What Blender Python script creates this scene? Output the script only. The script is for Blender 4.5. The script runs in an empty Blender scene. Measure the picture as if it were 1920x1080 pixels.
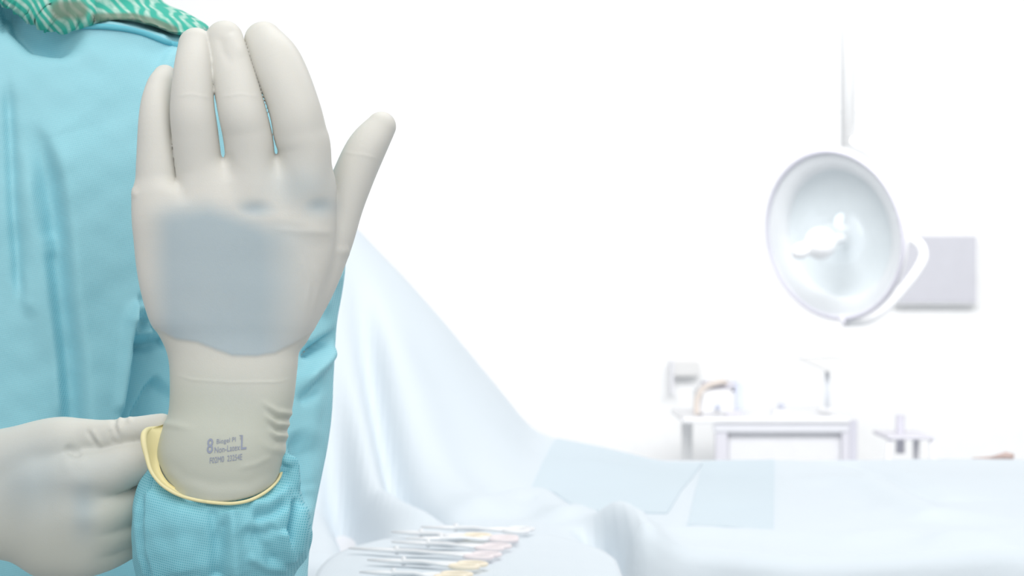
import bpy, bmesh, math, random
import numpy as np
from mathutils import Vector, Matrix
from mathutils.bvhtree import BVHTree

random.seed(4)
rng = np.random.default_rng(4)
scene = bpy.context.scene
C = scene.collection

# ------------------------------------------------------------------ camera, light, exposure
EYE = 1.35          # camera height in metres
F = 3840.0          # focal length in pixels of a 1920 px wide frame
cam_d = bpy.data.cameras.new('camera')
cam = bpy.data.objects.new('camera', cam_d)
C.objects.link(cam)
cam.location = (0, 0, EYE)
cam.rotation_euler = (math.pi/2, 0, 0)
cam_d.sensor_width = 36
cam_d.lens = 72
cam_d.clip_start = 0.05
cam_d.dof.use_dof = True
cam_d.dof.focus_distance = 1.02
cam_d.dof.aperture_fstop = 20
scene.camera = cam

w = bpy.data.worlds.new('world')
scene.world = w
w.use_nodes = True
bg = w.node_tree.nodes['Background']
bg.inputs[0].default_value = (0.97, 0.985, 1.0, 1)
bg.inputs[1].default_value = 0.50

def area(name, loc, target, size, power, color=(1, 1, 1)):
    l = bpy.data.lights.new(name, 'AREA')
    l.shape = 'RECTANGLE'
    l.size, l.size_y = size
    l.energy = power
    l.color = color
    o = bpy.data.objects.new(name, l)
    o.location = loc
    d = Vector(target) - Vector(loc)
    o.rotation_euler = d.to_track_quat('-Z', 'Y').to_euler()
    C.objects.link(o)
    return o
# the room's overhead light, then unseen fill lights added for front, table and wall
area('ceiling_light_over_surgeon', (-0.30, 0.20, 2.75), (-0.18, 1.05, 1.35), (1.0, 1.0), 8.5, (1, 0.985, 0.955))
area('fill_light_behind_camera', (0.9, -0.8, 2.5), (-0.15, 1.1, 1.3), (1.4, 1.0), 17.5, (1, 0.99, 0.975))
area('fill_light_beside_surgeon', (-1.1, -0.5, 2.5), (-0.25, 1.1, 1.25), (1.4, 1.0), 8, (1, 0.99, 0.975))
area('fill_light_over_table', (0.6, 2.2, 3.3), (0.6, 3.6, 1.0), (2.6, 1.6), 50)
area('fill_light_at_wall', (1.2, 4.2, 3.6), (1.2, 8.6, 1.2), (5.0, 1.6), 200)

vs = scene.view_settings
vs.view_transform = 'Standard'
vs.look = 'None'
vs.exposure = 0.0
vs.gamma = 1.0
vs.use_curve_mapping = False
scene.cycles.use_denoising = True
scene.cycles.max_bounces = 6

# ------------------------------------------------------------------ helpers
PX = 0.00026
def P3(u, v, d):
    """(u, v) of the photograph and a depth d in hand pixels (0.26 mm) behind the raised hand -> metres"""
    Y = 1.0 + d*PX
    return ((u-960)/F*Y, Y, EYE-(v-540)/F*Y)
def at(u, v, Y):
    return Vector(((u-960)/F*Y, Y, EYE-(v-540)/F*Y))

def mesh_obj(name, verts, faces, m, parent=None, smooth=True):
    me = bpy.data.meshes.new(name)
    me.from_pydata([tuple(map(float, q)) for q in verts], [], [tuple(map(int, f)) for f in faces])
    me.validate(); me.update()
    return link(name, me, m, parent, smooth)
def link(name, me, m, parent=None, smooth=True):
    if smooth:
        me.shade_smooth()
    o = bpy.data.objects.new(name, me)
    if m: me.materials.append(m)
    C.objects.link(o)
    if parent is not None:
        o.parent = parent
        off = Vector((0, 0, 0)); q = parent
        while q is not None:
            off += q.location; q = q.parent
        o.location = -off
    return o
def bm_obj(name, bm, m, parent=None, smooth=True):
    me = bpy.data.meshes.new(name)
    bm.normal_update()
    bm.to_mesh(me); bm.free()
    return link(name, me, m, parent, smooth)
def tag(o, label=None, cat=None, group=None, kind=None):
    if label: o['label'] = label
    if cat: o['category'] = cat
    if group: o['group'] = group
    if kind: o['kind'] = kind
    return o
def thing(name, label, cat, loc=(0, 0, 0), group=None):
    o = bpy.data.objects.new(name, None)
    o.empty_display_size = 0.05
    o.location = loc
    C.objects.link(o)
    return tag(o, label, cat, group)

def add_box(bm, c, s, rot=None, bevel=0.0):
    M = Matrix.Translation(Vector(c)) @ (rot.to_4x4() if rot else Matrix.Identity(4)) @ Matrix.Diagonal((s[0], s[1], s[2], 1))
    r = bmesh.ops.create_cube(bm, size=1, matrix=M)
    if bevel:
        es = {e for v in r['verts'] for e in v.link_edges}
        bmesh.ops.bevel(bm, geom=list(es), offset=bevel, segments=2, affect='EDGES')
def tube(bm, pts, radii, n=12, caps=True, flat=1.0, closed=False):
    pts = [Vector(p) for p in pts]
    if not hasattr(radii, '__len__'): radii = [radii]*len(pts)
    rings = []
    N = len(pts)
    prev = None
    for i, p in enumerate(pts):
        a = pts[(i-1) % N] if (closed or i) else p
        b = pts[(i+1) % N] if (closed or i < N-1) else p
        t = (b-a).normalized()
        if prev is None:
            up = Vector((0, 0, 1)) if abs(t.z) < .9 else Vector((1, 0, 0))
            n1 = t.cross(up).normalized()
        else:
            n1 = (prev - t*prev.dot(t)).normalized()
        prev = n1
        n2 = t.cross(n1)
        rings.append([bm.verts.new(p + (n1*math.cos(2*math.pi*k/n) + n2*flat*math.sin(2*math.pi*k/n))*radii[i]) for k in range(n)])
    for i in range(N if closed else N-1):
        A, B = rings[i], rings[(i+1) % N]
        for k in range(n):
            bm.faces.new((A[k], A[(k+1) % n], B[(k+1) % n], B[k]))
    if caps and not closed:
        bm.faces.new(rings[0][::-1]); bm.faces.new(rings[-1])
def lathe(bm, prof, c, axis, n=64):
    """prof: list of (radius, height along axis)"""
    axis = Vector(axis).normalized()
    a = axis.cross(Vector((0, 0, 1))).normalized(); b = axis.cross(a)
    c = Vector(c); rings = []
    for r, h in prof:
        if r < 1e-6: rings.append([bm.verts.new(c+axis*h)])
        else: rings.append([bm.verts.new(c+axis*h+(a*math.cos(2*math.pi*k/n)+b*math.sin(2*math.pi*k/n))*r) for k in range(n)])
    for A, B in zip(rings, rings[1:]):
        for k in range(n):
            k2 = (k+1) % n
            if len(A) == 1 and len(B) == 1: continue
            if len(A) == 1: bm.faces.new((A[0], B[k2], B[k]))
            elif len(B) == 1: bm.faces.new((A[k], A[k2], B[0]))
            else: bm.faces.new((A[k], A[k2], B[k2], B[k]))
def spline(pts, n):
    """Catmull-Rom through rows of numbers"""
    p = np.array(pts, float); out = []
    q = np.vstack([2*p[0]-p[1], p, 2*p[-1]-p[-2]])
    m = len(p)-1
    for k in range(n+1):
        t = k/n*m; i = min(int(t), m-1); t -= i
        a, b, c, d = q[i], q[i+1], q[i+2], q[i+3]
        out.append(0.5*((2*b)+(c-a)*t+(2*a-5*b+4*c-d)*t*t+(3*b-a-3*c+d)*t**3))
    return np.array(out)

# ---- node materials
def nodes(m):
    nt = m.node_tree
    return nt, nt.nodes, nt.links
def mat(name, col, rough=0.6, spec=0.3, metal=0.0, coat=0.0, emit=None):
    m = bpy.data.materials.new(name); m.use_nodes = True
    b = m.node_tree.nodes['Principled BSDF']
    b.inputs['Base Color'].default_value = (*col, 1)
    b.inputs['Roughness'].default_value = rough
    b.inputs['Specular IOR Level'].default_value = spec
    b.inputs['Metallic'].default_value = metal
    # a little procedural unevenness on everything
    nt, ns, ls = nodes(m)
    nz = ns.new('ShaderNodeTexNoise'); nz.inputs['Scale'].default_value = 18
    tc = ns.new('ShaderNodeTexCoord'); ls.new(tc.outputs['Object'], nz.inputs['Vector'])
    mr = ns.new('ShaderNodeMapRange'); ls.new(nz.outputs['Fac'], mr.inputs['Value'])
    mr.inputs['To Min'].default_value = 0.97; mr.inputs['To Max'].default_value = 1.03
    mx = ns.new('ShaderNodeMix'); mx.data_type = 'RGBA'; mx.blend_type = 'MULTIPLY'
    mx.inputs['Factor'].default_value = 1
    mx.inputs['A'].default_value = (*col, 1)
    ls.new(mr.outputs['Result'], mx.inputs['B'])
    ls.new(mx.outputs['Result'], b.inputs['Base Color'])
    return m
def srgb(r, g, b):
    f = lambda x: (x/255/12.92) if x/255 <= .04045 else ((x/255+.055)/1.055)**2.4
    return (f(r), f(g), f(b))

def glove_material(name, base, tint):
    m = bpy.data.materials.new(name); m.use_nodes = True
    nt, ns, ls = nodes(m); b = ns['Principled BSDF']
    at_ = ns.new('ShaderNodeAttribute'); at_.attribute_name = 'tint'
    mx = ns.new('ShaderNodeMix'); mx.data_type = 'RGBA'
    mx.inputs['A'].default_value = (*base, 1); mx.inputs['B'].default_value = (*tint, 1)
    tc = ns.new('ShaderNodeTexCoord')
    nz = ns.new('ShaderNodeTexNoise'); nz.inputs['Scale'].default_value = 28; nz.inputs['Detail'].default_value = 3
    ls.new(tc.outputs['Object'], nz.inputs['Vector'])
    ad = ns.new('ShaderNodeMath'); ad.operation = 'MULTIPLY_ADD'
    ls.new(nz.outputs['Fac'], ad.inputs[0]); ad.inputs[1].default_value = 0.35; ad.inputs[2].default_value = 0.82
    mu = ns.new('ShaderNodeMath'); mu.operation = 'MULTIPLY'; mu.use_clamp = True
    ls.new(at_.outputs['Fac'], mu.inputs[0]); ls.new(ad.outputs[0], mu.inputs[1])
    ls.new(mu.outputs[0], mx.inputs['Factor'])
    # single thin layer over the turquoise sleeve; painted-in shading on the second glove
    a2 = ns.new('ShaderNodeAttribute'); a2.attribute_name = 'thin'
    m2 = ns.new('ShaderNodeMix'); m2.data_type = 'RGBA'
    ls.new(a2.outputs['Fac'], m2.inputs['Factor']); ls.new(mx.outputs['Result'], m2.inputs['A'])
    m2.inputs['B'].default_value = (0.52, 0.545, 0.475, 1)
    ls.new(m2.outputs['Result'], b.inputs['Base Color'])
    b.inputs['Roughness'].default_value = 0.5
    b.inputs['Specular IOR Level'].default_value = 0.28
    b.inputs['Subsurface Weight'].default_value = 0.25
    b.inputs['Subsurface Radius'].default_value = (1.0, 0.8, 0.6)
    b.inputs['Subsurface Scale'].default_value = 0.004
    n2 = ns.new('ShaderNodeTexNoise'); n2.inputs['Scale'].default_value = 1500; n2.inputs['Detail'].default_value = 2
    ls.new(tc.outputs['Object'], n2.inputs['Vector'])
    n3 = ns.new('ShaderNodeTexNoise'); n3.inputs['Scale'].default_value = 60
    mp = ns.new('ShaderNodeMapping'); mp.inputs['Scale'].default_value = (1, 1, 1)
    ls.new(tc.outputs['Object'], mp.inputs['Vector']); ls.new(mp.outputs[0], n3.inputs['Vector'])
    b1 = ns.new('ShaderNodeBump'); b1.inputs['Strength'].default_value = 0.10; b1.inputs['Distance'].default_value = 0.0005
    ls.new(n2.outputs['Fac'], b1.inputs['Height'])
    b2 = ns.new('ShaderNodeBump'); b2.inputs['Strength'].default_value = 0.06; b2.inputs['Distance'].default_value = 0.003
    ls.new(n3.outputs['Fac'], b2.inputs['Height']); ls.new(b1.outputs[0], b2.inputs['Normal'])
    ls.new(b2.outputs[0], b.inputs['Normal'])
    return m

def fabric_material(name, col, dark, pitch, contrast, spec=0.25):
    """non-woven gown cloth: rows of tiny embossed dots"""
    m = bpy.data.materials.new(name); m.use_nodes = True
    nt, ns, ls = nodes(m); b = ns['Principled BSDF']
    tc = ns.new('ShaderNodeTexCoord')
    def wave(ax, az):
        vm = ns.new('ShaderNodeVectorMath'); vm.operation = 'DOT_PRODUCT'
        ls.new(tc.outputs['Object'], vm.inputs[0]); vm.inputs[1].default_value = (ax, 0, az)
        s = ns.new('ShaderNodeMath'); s.operation = 'SINE'; ls.new(vm.outputs['Value'], s.inputs[0])
        return s
    k = 2*math.pi/pitch
    s1 = wave(k*math.cos(.55), k*math.sin(.55)); s2 = wave(k*math.cos(-.9), k*math.sin(-.9))
    mu = ns.new('ShaderNodeMath'); mu.operation = 'MULTIPLY'
    ls.new(s1.outputs[0], mu.inputs[0]); ls.new(s2.outputs[0], mu.inputs[1])
    mr = ns.new('ShaderNodeMapRange'); ls.new(mu.outputs[0], mr.inputs['Value'])
    mr.inputs['From Min'].default_value = 0.1; mr.inputs['From Max'].default_value = 0.9
    nz = ns.new('ShaderNodeTexNoise'); nz.inputs['Scale'].default_value = 25; nz.inputs['Detail'].default_value = 4
    ls.new(tc.outputs['Object'], nz.inputs['Vector'])
    nm = ns.new('ShaderNodeMath'); nm.operation = 'MULTIPLY'; ls.new(nz.outputs['Fac'], nm.inputs[0]); nm.inputs[1].default_value = contrast*1.6
    mm = ns.new('ShaderNodeMath'); mm.operation = 'MULTIPLY'; ls.new(mr.outputs[0], mm.inputs[0]); ls.new(nm.outputs[0], mm.inputs[1])
    mx = ns.new('ShaderNodeMix'); mx.data_type = 'RGBA'
    mx.inputs['A'].default_value = (*col, 1); mx.inputs['B'].default_value = (*dark, 1)
    ls.new(mm.outputs[0], mx.inputs['Factor'])
    ls.new(mx.outputs['Result'], b.inputs['Base Color'])
    b.inputs['Roughness'].default_value = 0.62
    b.inputs['Specular IOR Level'].default_value = spec
    bp = ns.new('ShaderNodeBump'); bp.inputs['Strength'].default_value = 0.25; bp.inputs['Distance'].default_value = 0.0003
    bp.invert = True
    ls.new(mr.outputs[0], bp.inputs['Height'])
    n2 = ns.new('ShaderNodeTexNoise'); n2.inputs['Scale'].default_value = 45; n2.inputs['Detail'].default_value = 5
    ls.new(tc.outputs['Object'], n2.inputs['Vector'])
    b2 = ns.new('ShaderNodeBump'); b2.inputs['Strength'].default_value = 0.18; b2.inputs['Distance'].default_value = 0.004
    ls.new(n2.outputs['Fac'], b2.inputs['Height']); ls.new(bp.outputs[0], b2.inputs['Normal'])
    ls.new(b2.outputs[0], b.inputs['Normal'])
    return m

# ---- distance fields on a grid of hand pixels, meshed with surface nets
class Field:
    def __init__(s, lo, hi, h):
        s.lo, s.h = np.array(lo, np.float32), h
        n = [int((b-a)/h)+1 for a, b in zip(lo, hi)]
        ax = [(lo[i]+h*np.arange(n[i])).astype(np.float32) for i in range(3)]
        s.U, s.V, s.D = ax[0][:, None, None], ax[1][None, :, None], ax[2][None, None, :]
        s.n = n
    def seg(s, a, b, flat=1.0, U=None, V=None, D=None):
        """round cone a->b, each (u, v, d, r); flat squeezes the depth"""
        if U is None: U, V, D = s.U, s.V, s.D
        a = np.array(a, np.float32); b = np.array(b, np.float32)
        sc = np.array([1, 1, 1/flat], np.float32)
        ba = (b[:3]-a[:3])*sc; L2 = float(ba@ba)
        pu, pv, pd = U-a[0], V-a[1], (D-a[2])/flat
        t = np.clip((pu*ba[0]+pv*ba[1]+pd*ba[2])/L2, 0, 1)
        d = np.sqrt((pu-ba[0]*t)**2+(pv-ba[1]*t)**2+(pd-ba[2]*t)**2)-(a[3]+(b[3]-a[3])*t)
        return d*min(1, (1+flat)/2)
    def chain(s, pts, k=8, flat=1.0, sub=10):
        q = spline(pts, (len(pts)-1)*sub) if sub > 1 else np.array(pts)
        pad = 70+q[:, 3].max()
        sl = []
        for i, ax in enumerate((s.U[:, 0, 0], s.V[0, :, 0], s.D[0, 0, :])):
            i0, i1 = np.searchsorted(ax, [q[:, i].min()-pad, q[:, i].max()+pad])
            sl.append(slice(int(i0), int(max(i1, i0+1))))
        U, V, D = s.U[sl[0]], s.V[:, sl[1]], s.D[:, :, sl[2]]
        out = None
        for a, b in zip(q, q[1:]):
            d = s.seg(a, b, flat, U, V, D)
            out = d if out is None else np.minimum(out, d)
        full = np.full(s.n, 65.0, np.float32)
        full[sl[0], sl[1], sl[2]] = np.minimum(out, 65)
        return full
    def loft(s, rows, p=2.3):
        """rows (v, left, right, centre depth, half thickness)"""
        r = spline(rows, 60)
        vv = s.V[0, :, 0]
        L, R, Cc, T = [np.interp(vv, r[:, 0], r[:, i]).astype(np.float32)[None, :, None] for i in (1, 2, 3, 4)]
        a = (R-L)/2; cu = (R+L)/2
        x = np.abs((s.U-cu)/a); y = np.abs((s.D-Cc)/T)
        k0 = (x**p+y**p)**(1/p)
        g = np.sqrt((x/a)**2+(y/T)**2)/np.maximum(np.sqrt(x*x+y*y), 1e-4)
        return (k0-1)/np.maximum(g, 1e-5)
def smin(a, b, k):
    h = np.clip(0.5+0.5*(b-a)/k, 0, 1)
    return b+(a-b)*h-k*h*(1-h)
def smax(a, b, k): return -smin(-a, -b, k)

def nets(f, lo, h):
    f = f.astype(np.float32)
    ins = f < 0
    n = f.shape
    c = [slice(0, -1), slice(1, None)]
    cnt = np.zeros([x-1 for x in n], np.int8)
    for i in (0, 1):
        for j in (0, 1):
            for k in (0, 1): cnt += ins[c[i], c[j], c[k]]
    act = (cnt > 0) & (cnt < 8)
    idx = -np.ones(act.shape, np.int64)
    I = np.argwhere(act); idx[act] = np.arange(len(I))
    acc = np.zeros((len(I), 3)); num = np.zeros(len(I))
    corners = [(i, j, k) for i in (0, 1) for j in (0, 1) for k in (0, 1)]
    val = {q: f[I[:, 0]+q[0], I[:, 1]+q[1], I[:, 2]+q[2]] for q in corners}
    for q in corners:
        for ax in range(3):
            if q[ax]: continue
            r = list(q); r[ax] = 1; r = tuple(r)
            a, b = val[q], val[r]
            m = (a < 0) != (b < 0)
            t = a[m]/(a[m]-b[m])
            p = np.tile(np.array(q, float), (m.sum(), 1)); p[:, ax] += t
            acc[m] += p; num[m] += 1
    V = (I+acc/num[:, None])*h+np.array(lo)
    quads = []
    for ax in range(3):
        sl0 = [slice(None)]*3; sl1 = [slice(None)]*3
        sl0[ax] = slice(0, -1); sl1[ax] = slice(1, None)
        a, b = ins[tuple(sl0)], ins[tuple(sl1)]
        for flip, m in ((False, a & ~b), (True, ~a & b)):
            E = np.argwhere(m)
            o1, o2 = [(1, 2), (2, 0), (0, 1)][ax]
            E = E[(E[:, o1] > 0) & (E[:, o2] > 0) & (E[:, o1] < n[o1]-1) & (E[:, o2] < n[o2]-1)]
            def cell(da, db):
                Q = E.copy(); Q[:, o1] -= da; Q[:, o2] -= db
                return idx[Q[:, 0], Q[:, 1], Q[:, 2]]
            q = np.stack([cell(1, 1), cell(0, 1), cell(0, 0), cell(1, 0)], 1)
            if flip: q = q[:, ::-1]
            quads.append(q)
    return V, np.vstack(quads)
def normals(V, Q):
    n = np.cross(V[Q[:, 2]]-V[Q[:, 0]], V[Q[:, 3]]-V[Q[:, 1]])
    out = np.zeros_like(V)
    for i in range(4): np.add.at(out, Q[:, i], n)
    return out/np.maximum(np.linalg.norm(out, axis=1, keepdims=True), 1e-9)
def relax(V, Q, it=1, f=0.5):
    for _ in range(it):
        s = np.zeros_like(V); c = np.zeros(len(V))
        for a, b in ((0, 1), (1, 2), (2, 3), (3, 0)):
            np.add.at(s, Q[:, a], V[Q[:, b]]); np.add.at(c, Q[:, a], 1)
        V = V+(s/np.maximum(c, 1)[:, None]-V)*f
    return V
def subdivide(V, Q):
    """one smooth quad split"""
    E = np.sort(np.vstack([Q[:, [0, 1]], Q[:, [1, 2]], Q[:, [2, 3]], Q[:, [3, 0]]]), axis=1)
    key = E[:, 0]*len(V)+E[:, 1]
    uk, inv = np.unique(key, return_inverse=True)
    ev = np.stack([uk//len(V), uk % len(V)], 1)
    em = (V[ev[:, 0]]+V[ev[:, 1]])/2
    fc = V[Q].mean(1)
    nV, nE, nQ = len(V), len(em), len(Q)
    e = inv.reshape(4, nQ)+nV
    fi = np.arange(nQ)+nV+nE
    W = np.vstack([V, em, fc])
    q = np.vstack([np.stack([Q[:, 0], e[0], fi, e[3]], 1), np.stack([e[0], Q[:, 1], e[1], fi], 1),
                   np.stack([fi, e[1], Q[:, 2], e[2]], 1), np.stack([e[3], fi, e[2], Q[:, 3]], 1)])
    return relax(W, q, 1, 0.4), q
def quad_mesh(name, W, Q, m, parent, attrs=None):
    me = bpy.data.meshes.new(name)
    me.vertices.add(len(W)); me.vertices.foreach_set('co', np.asarray(W, np.float32).ravel())
    me.loops.add(len(Q)*4); me.loops.foreach_set('vertex_index', Q.astype(np.int32).ravel())
    me.polygons.add(len(Q)); me.polygons.foreach_set('loop_start', np.arange(0, len(Q)*4, 4, dtype=np.int32))
    me.update(calc_edges=True); me.validate()
    for k, a in (attrs or {}).items():
        at_ = me.attributes.new(k, 'FLOAT', 'POINT'); at_.data.foreach_set('value', np.asarray(a, np.float32))
    return link(name, me, m, parent)
def to_world(V):
    Y = 1.0+V[:, 2]*PX
    return np.stack([(V[:, 0]-960)/F*Y, Y, EYE-(V[:, 1]-540)/F*Y], 1)

# ---- folds: height over (u, v) along a polyline
def path_dist(U, V, pts):
    """unsigned distance, signed side (right positive when walking down), position 0..1 along"""
    p = np.array(pts, float)
    seg = np.linalg.norm(np.diff(p, axis=0), axis=1); cum = np.r_[0, np.cumsum(seg)]
    best = np.full(U.shape, 1e9); side = np.zeros(U.shape); pos = np.zeros(U.shape)
    for i in range(len(p)-1):
        a, b = p[i], p[i+1]; ab = b-a; L2 = ab@ab
        t = np.clip(((U-a[0])*ab[0]+(V-a[1])*ab[1])/L2, 0, 1)
        du, dv = U-a[0]-ab[0]*t, V-a[1]-ab[1]*t
        d = np.hypot(du, dv)
        m = d < best
        best = np.where(m, d, best)
        side = np.where(m, np.sign(ab[1]*du-ab[0]*dv), side)
        pos = np.where(m, (cum[i]+t*seg[i])/cum[-1], pos)
    return best, side, pos
def ridge(U, V, pts, wd, amp, e0=0.2, e1=0.2):
    d, s, t = path_dist(U, V, pts)
    ends = np.clip(t/max(e0, 1e-3), 0, 1)*np.clip((1-t)/max(e1, 1e-3), 0, 1)
    ends = ends*ends*(3-2*ends)
    return amp*np.exp(-(d/wd)**2)*ends
def step(U, V, pts, wd, reach, amp, e0=0.2, e1=0.2):
    """cloth lying higher on the right-hand side of the path, easing off over reach"""
    d, s, t = path_dist(U, V, pts)
    sd = d*s
    ends = np.clip(t/max(e0, 1e-3), 0, 1)*np.clip((1-t)/max(e1, 1e-3), 0, 1)
    ends = ends*ends*(3-2*ends)
    return amp*(np.tanh(sd/wd)*0.5+0.5)*np.exp(-np.maximum(sd, 0)/reach)*ends
def wob(U, V, seed, wl, amp, n=7):
    r = np.random.default_rng(seed); h = 0
    for _ in range(n):
        a = r.uniform(0, 2*np.pi); k = 2*np.pi/(wl*r.uniform(.6, 1.6))
        h = h+np.sin(U*k*np.cos(a)+V*k*np.sin(a)+r.uniform(0, 6.3))
    return amp*h/n**.5
def sstep(x, a, b):
    t = np.clip((x-a)/(b-a), 0, 1); return t*t*(3-2*t)

# ------------------------------------------------------------------ materials
M_wall = mat('white wall paint', (0.94, 0.94, 0.94), 0.7)
M_floor = mat('pale vinyl floor', (0.55, 0.58, 0.60), 0.4)
M_white = mat('white enamel', (0.90, 0.90, 0.915), 0.35, 0.4)
M_pale = mat('pale grey metal', (0.82, 0.82, 0.85), 0.4, 0.4)
M_lilac = mat('pale lilac plastic', (0.70, 0.69, 0.745), 0.5)
M_screen = mat('grey switched-off screen', (0.62, 0.62, 0.67), 0.5, 0.2)
M_reflector = mat('pale blue-grey reflector', (0.84, 0.88, 0.90), 0.35, 0.4, 0.0)
M_steel = mat('brushed steel', (0.86, 0.865, 0.88), 0.35, 0.5, 0.1)
M_gold = mat('gold plated ring handle', (0.92, 0.82, 0.66), 0.35, 0.4, 0.0)
M_rose = mat('pinkish ring handle', (0.86, 0.78, 0.79), 0.4, 0.4)
M_drape = fabric_material('pale blue surgical drape', (0.655, 0.715, 0.762), (0.62, 0.69, 0.74), 0.004, 0.2)
M_patch = fabric_material('absorbent blue drape layer', (0.585, 0.67, 0.725), (0.55, 0.645, 0.70), 0.004, 0.2)
M_brown = mat('brown trim', (0.55, 0.42, 0.38), 0.5)
GOWN = (0.35, 0.675, 0.76); GOWN_D = (0.13, 0.48, 0.58)
M_gown = fabric_material('turquoise gown cloth', GOWN, GOWN_D, 0.0014, 0.75)
M_sleeve = fabric_material('dotted turquoise sleeve cloth', (0.26, 0.59, 0.68), (0.05, 0.36, 0.46), 0.0016, 1.0)
M_collar = fabric_material('turquoise collar binding', (0.14, 0.50, 0.61), (0.06, 0.38, 0.50), 0.00125, 0.5)
M_glove = glove_material('cream glove rubber', (0.675, 0.665, 0.62), (0.43, 0.51, 0.545))
M_rim = mat('pale yellow glove inside', (0.80, 0.73, 0.42), 0.5, 0.3)
M_print = mat('blue-grey printed ink', (0.31, 0.345, 0.44), 0.6, 0.1)
M_skin = mat('skin', (0.6, 0.42, 0.33), 0.5)

def hood_material():
    m = bpy.data.materials.new('green patterned hood'); m.use_nodes = True
    nt, ns, ls = nodes(m); b = ns['Principled BSDF']
    tc = ns.new('ShaderNodeTexCoord')
    mp = ns.new('ShaderNodeMapping'); mp.inputs['Rotation'].default_value = (0, math.radians(35), 0)
    ls.new(tc.outputs['Object'], mp.inputs['Vector'])
    wv = ns.new('ShaderNodeTexWave'); wv.inputs['Scale'].default_value = 62
    wv.inputs['Distortion'].default_value = 9; wv.inputs['Detail'].default_value = 1; wv.inputs['Detail Scale'].default_value = 0.8
    ls.new(mp.outputs[0], wv.inputs['Vector'])
    nz = ns.new('ShaderNodeTexNoise'); nz.inputs['Scale'].default_value = 260; nz.inputs['Detail'].default_value = 3
    ls.new(tc.outputs['Object'], nz.inputs['Vector'])
    cr = ns.new('ShaderNodeMapRange'); ls.new(wv.outputs['Fac'], cr.inputs['Value'])
    cr.inputs['From Min'].default_value = 0.3; cr.inputs['From Max'].default_value = 0.95
    mu = ns.new('ShaderNodeMath'); mu.operation = 'MULTIPLY'; ls.new(cr.outputs[0], mu.inputs[0]); ls.new(nz.outputs['Fac'], mu.inputs[1])
    mx = ns.new('ShaderNodeMix'); mx.data_type = 'RGBA'
    mx.inputs['A'].default_value = (*srgb(52, 176, 156), 1); mx.inputs['B'].default_value = (*srgb(190, 220, 208), 1)
    m2 = ns.new('ShaderNodeMath'); m2.operation = 'MULTIPLY'; m2.inputs[1].default_value = 1.5; m2.use_clamp = True
    ls.new(mu.outputs[0], m2.inputs[0]); ls.new(m2.outputs[0], mx.inputs['Factor'])
    # skin and shirt showing through the thin cloth near its hem
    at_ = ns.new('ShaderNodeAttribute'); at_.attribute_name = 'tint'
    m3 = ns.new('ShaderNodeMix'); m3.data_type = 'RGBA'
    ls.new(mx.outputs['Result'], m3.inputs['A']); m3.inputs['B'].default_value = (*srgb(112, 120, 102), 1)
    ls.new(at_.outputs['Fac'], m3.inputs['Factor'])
    ls.new(m3.outputs['Result'], b.inputs['Base Color'])
    b.inputs['Roughness'].default_value = 0.8
    return m
M_hood = hood_material()

# ------------------------------------------------------------------ the room
def plane_obj(name, c, s, m):
    bm = bmesh.new(); add_box(bm, c, s)
    return tag(bm_obj(name, bm, m, smooth=False), kind='structure')
plane_obj('floor', (0.5, 3.5, -0.05), (16, 13, 0.1), M_floor)
plane_obj('wall_back', (0.5, 9.05, 1.9), (16, 0.1, 3.8), M_wall)
bm = bmesh.new(); add_box(bm, (0.5, 8.985, 0.06), (16, 0.03, 0.12))
tag(bm_obj('baseboard_back', bm, M_pale, smooth=False), kind='structure')
# faint frame of a wall panel
q0, q1 = at(1480, 207, 8.97), at(1935, 640, 8.97)
bm = bmesh.new()
add_box(bm, ((q0.x+q1.x)/2+.3, 8.996, q0.z), (q1.x-q0.x+.6, .012, .012))
add_box(bm, (q0.x, 8.996, (q0.z+.9)/2), (.008, .012, q0.z-.9))
tag(bm_obj('trim_1', bm, M_wall, smooth=False), kind='structure')

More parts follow.
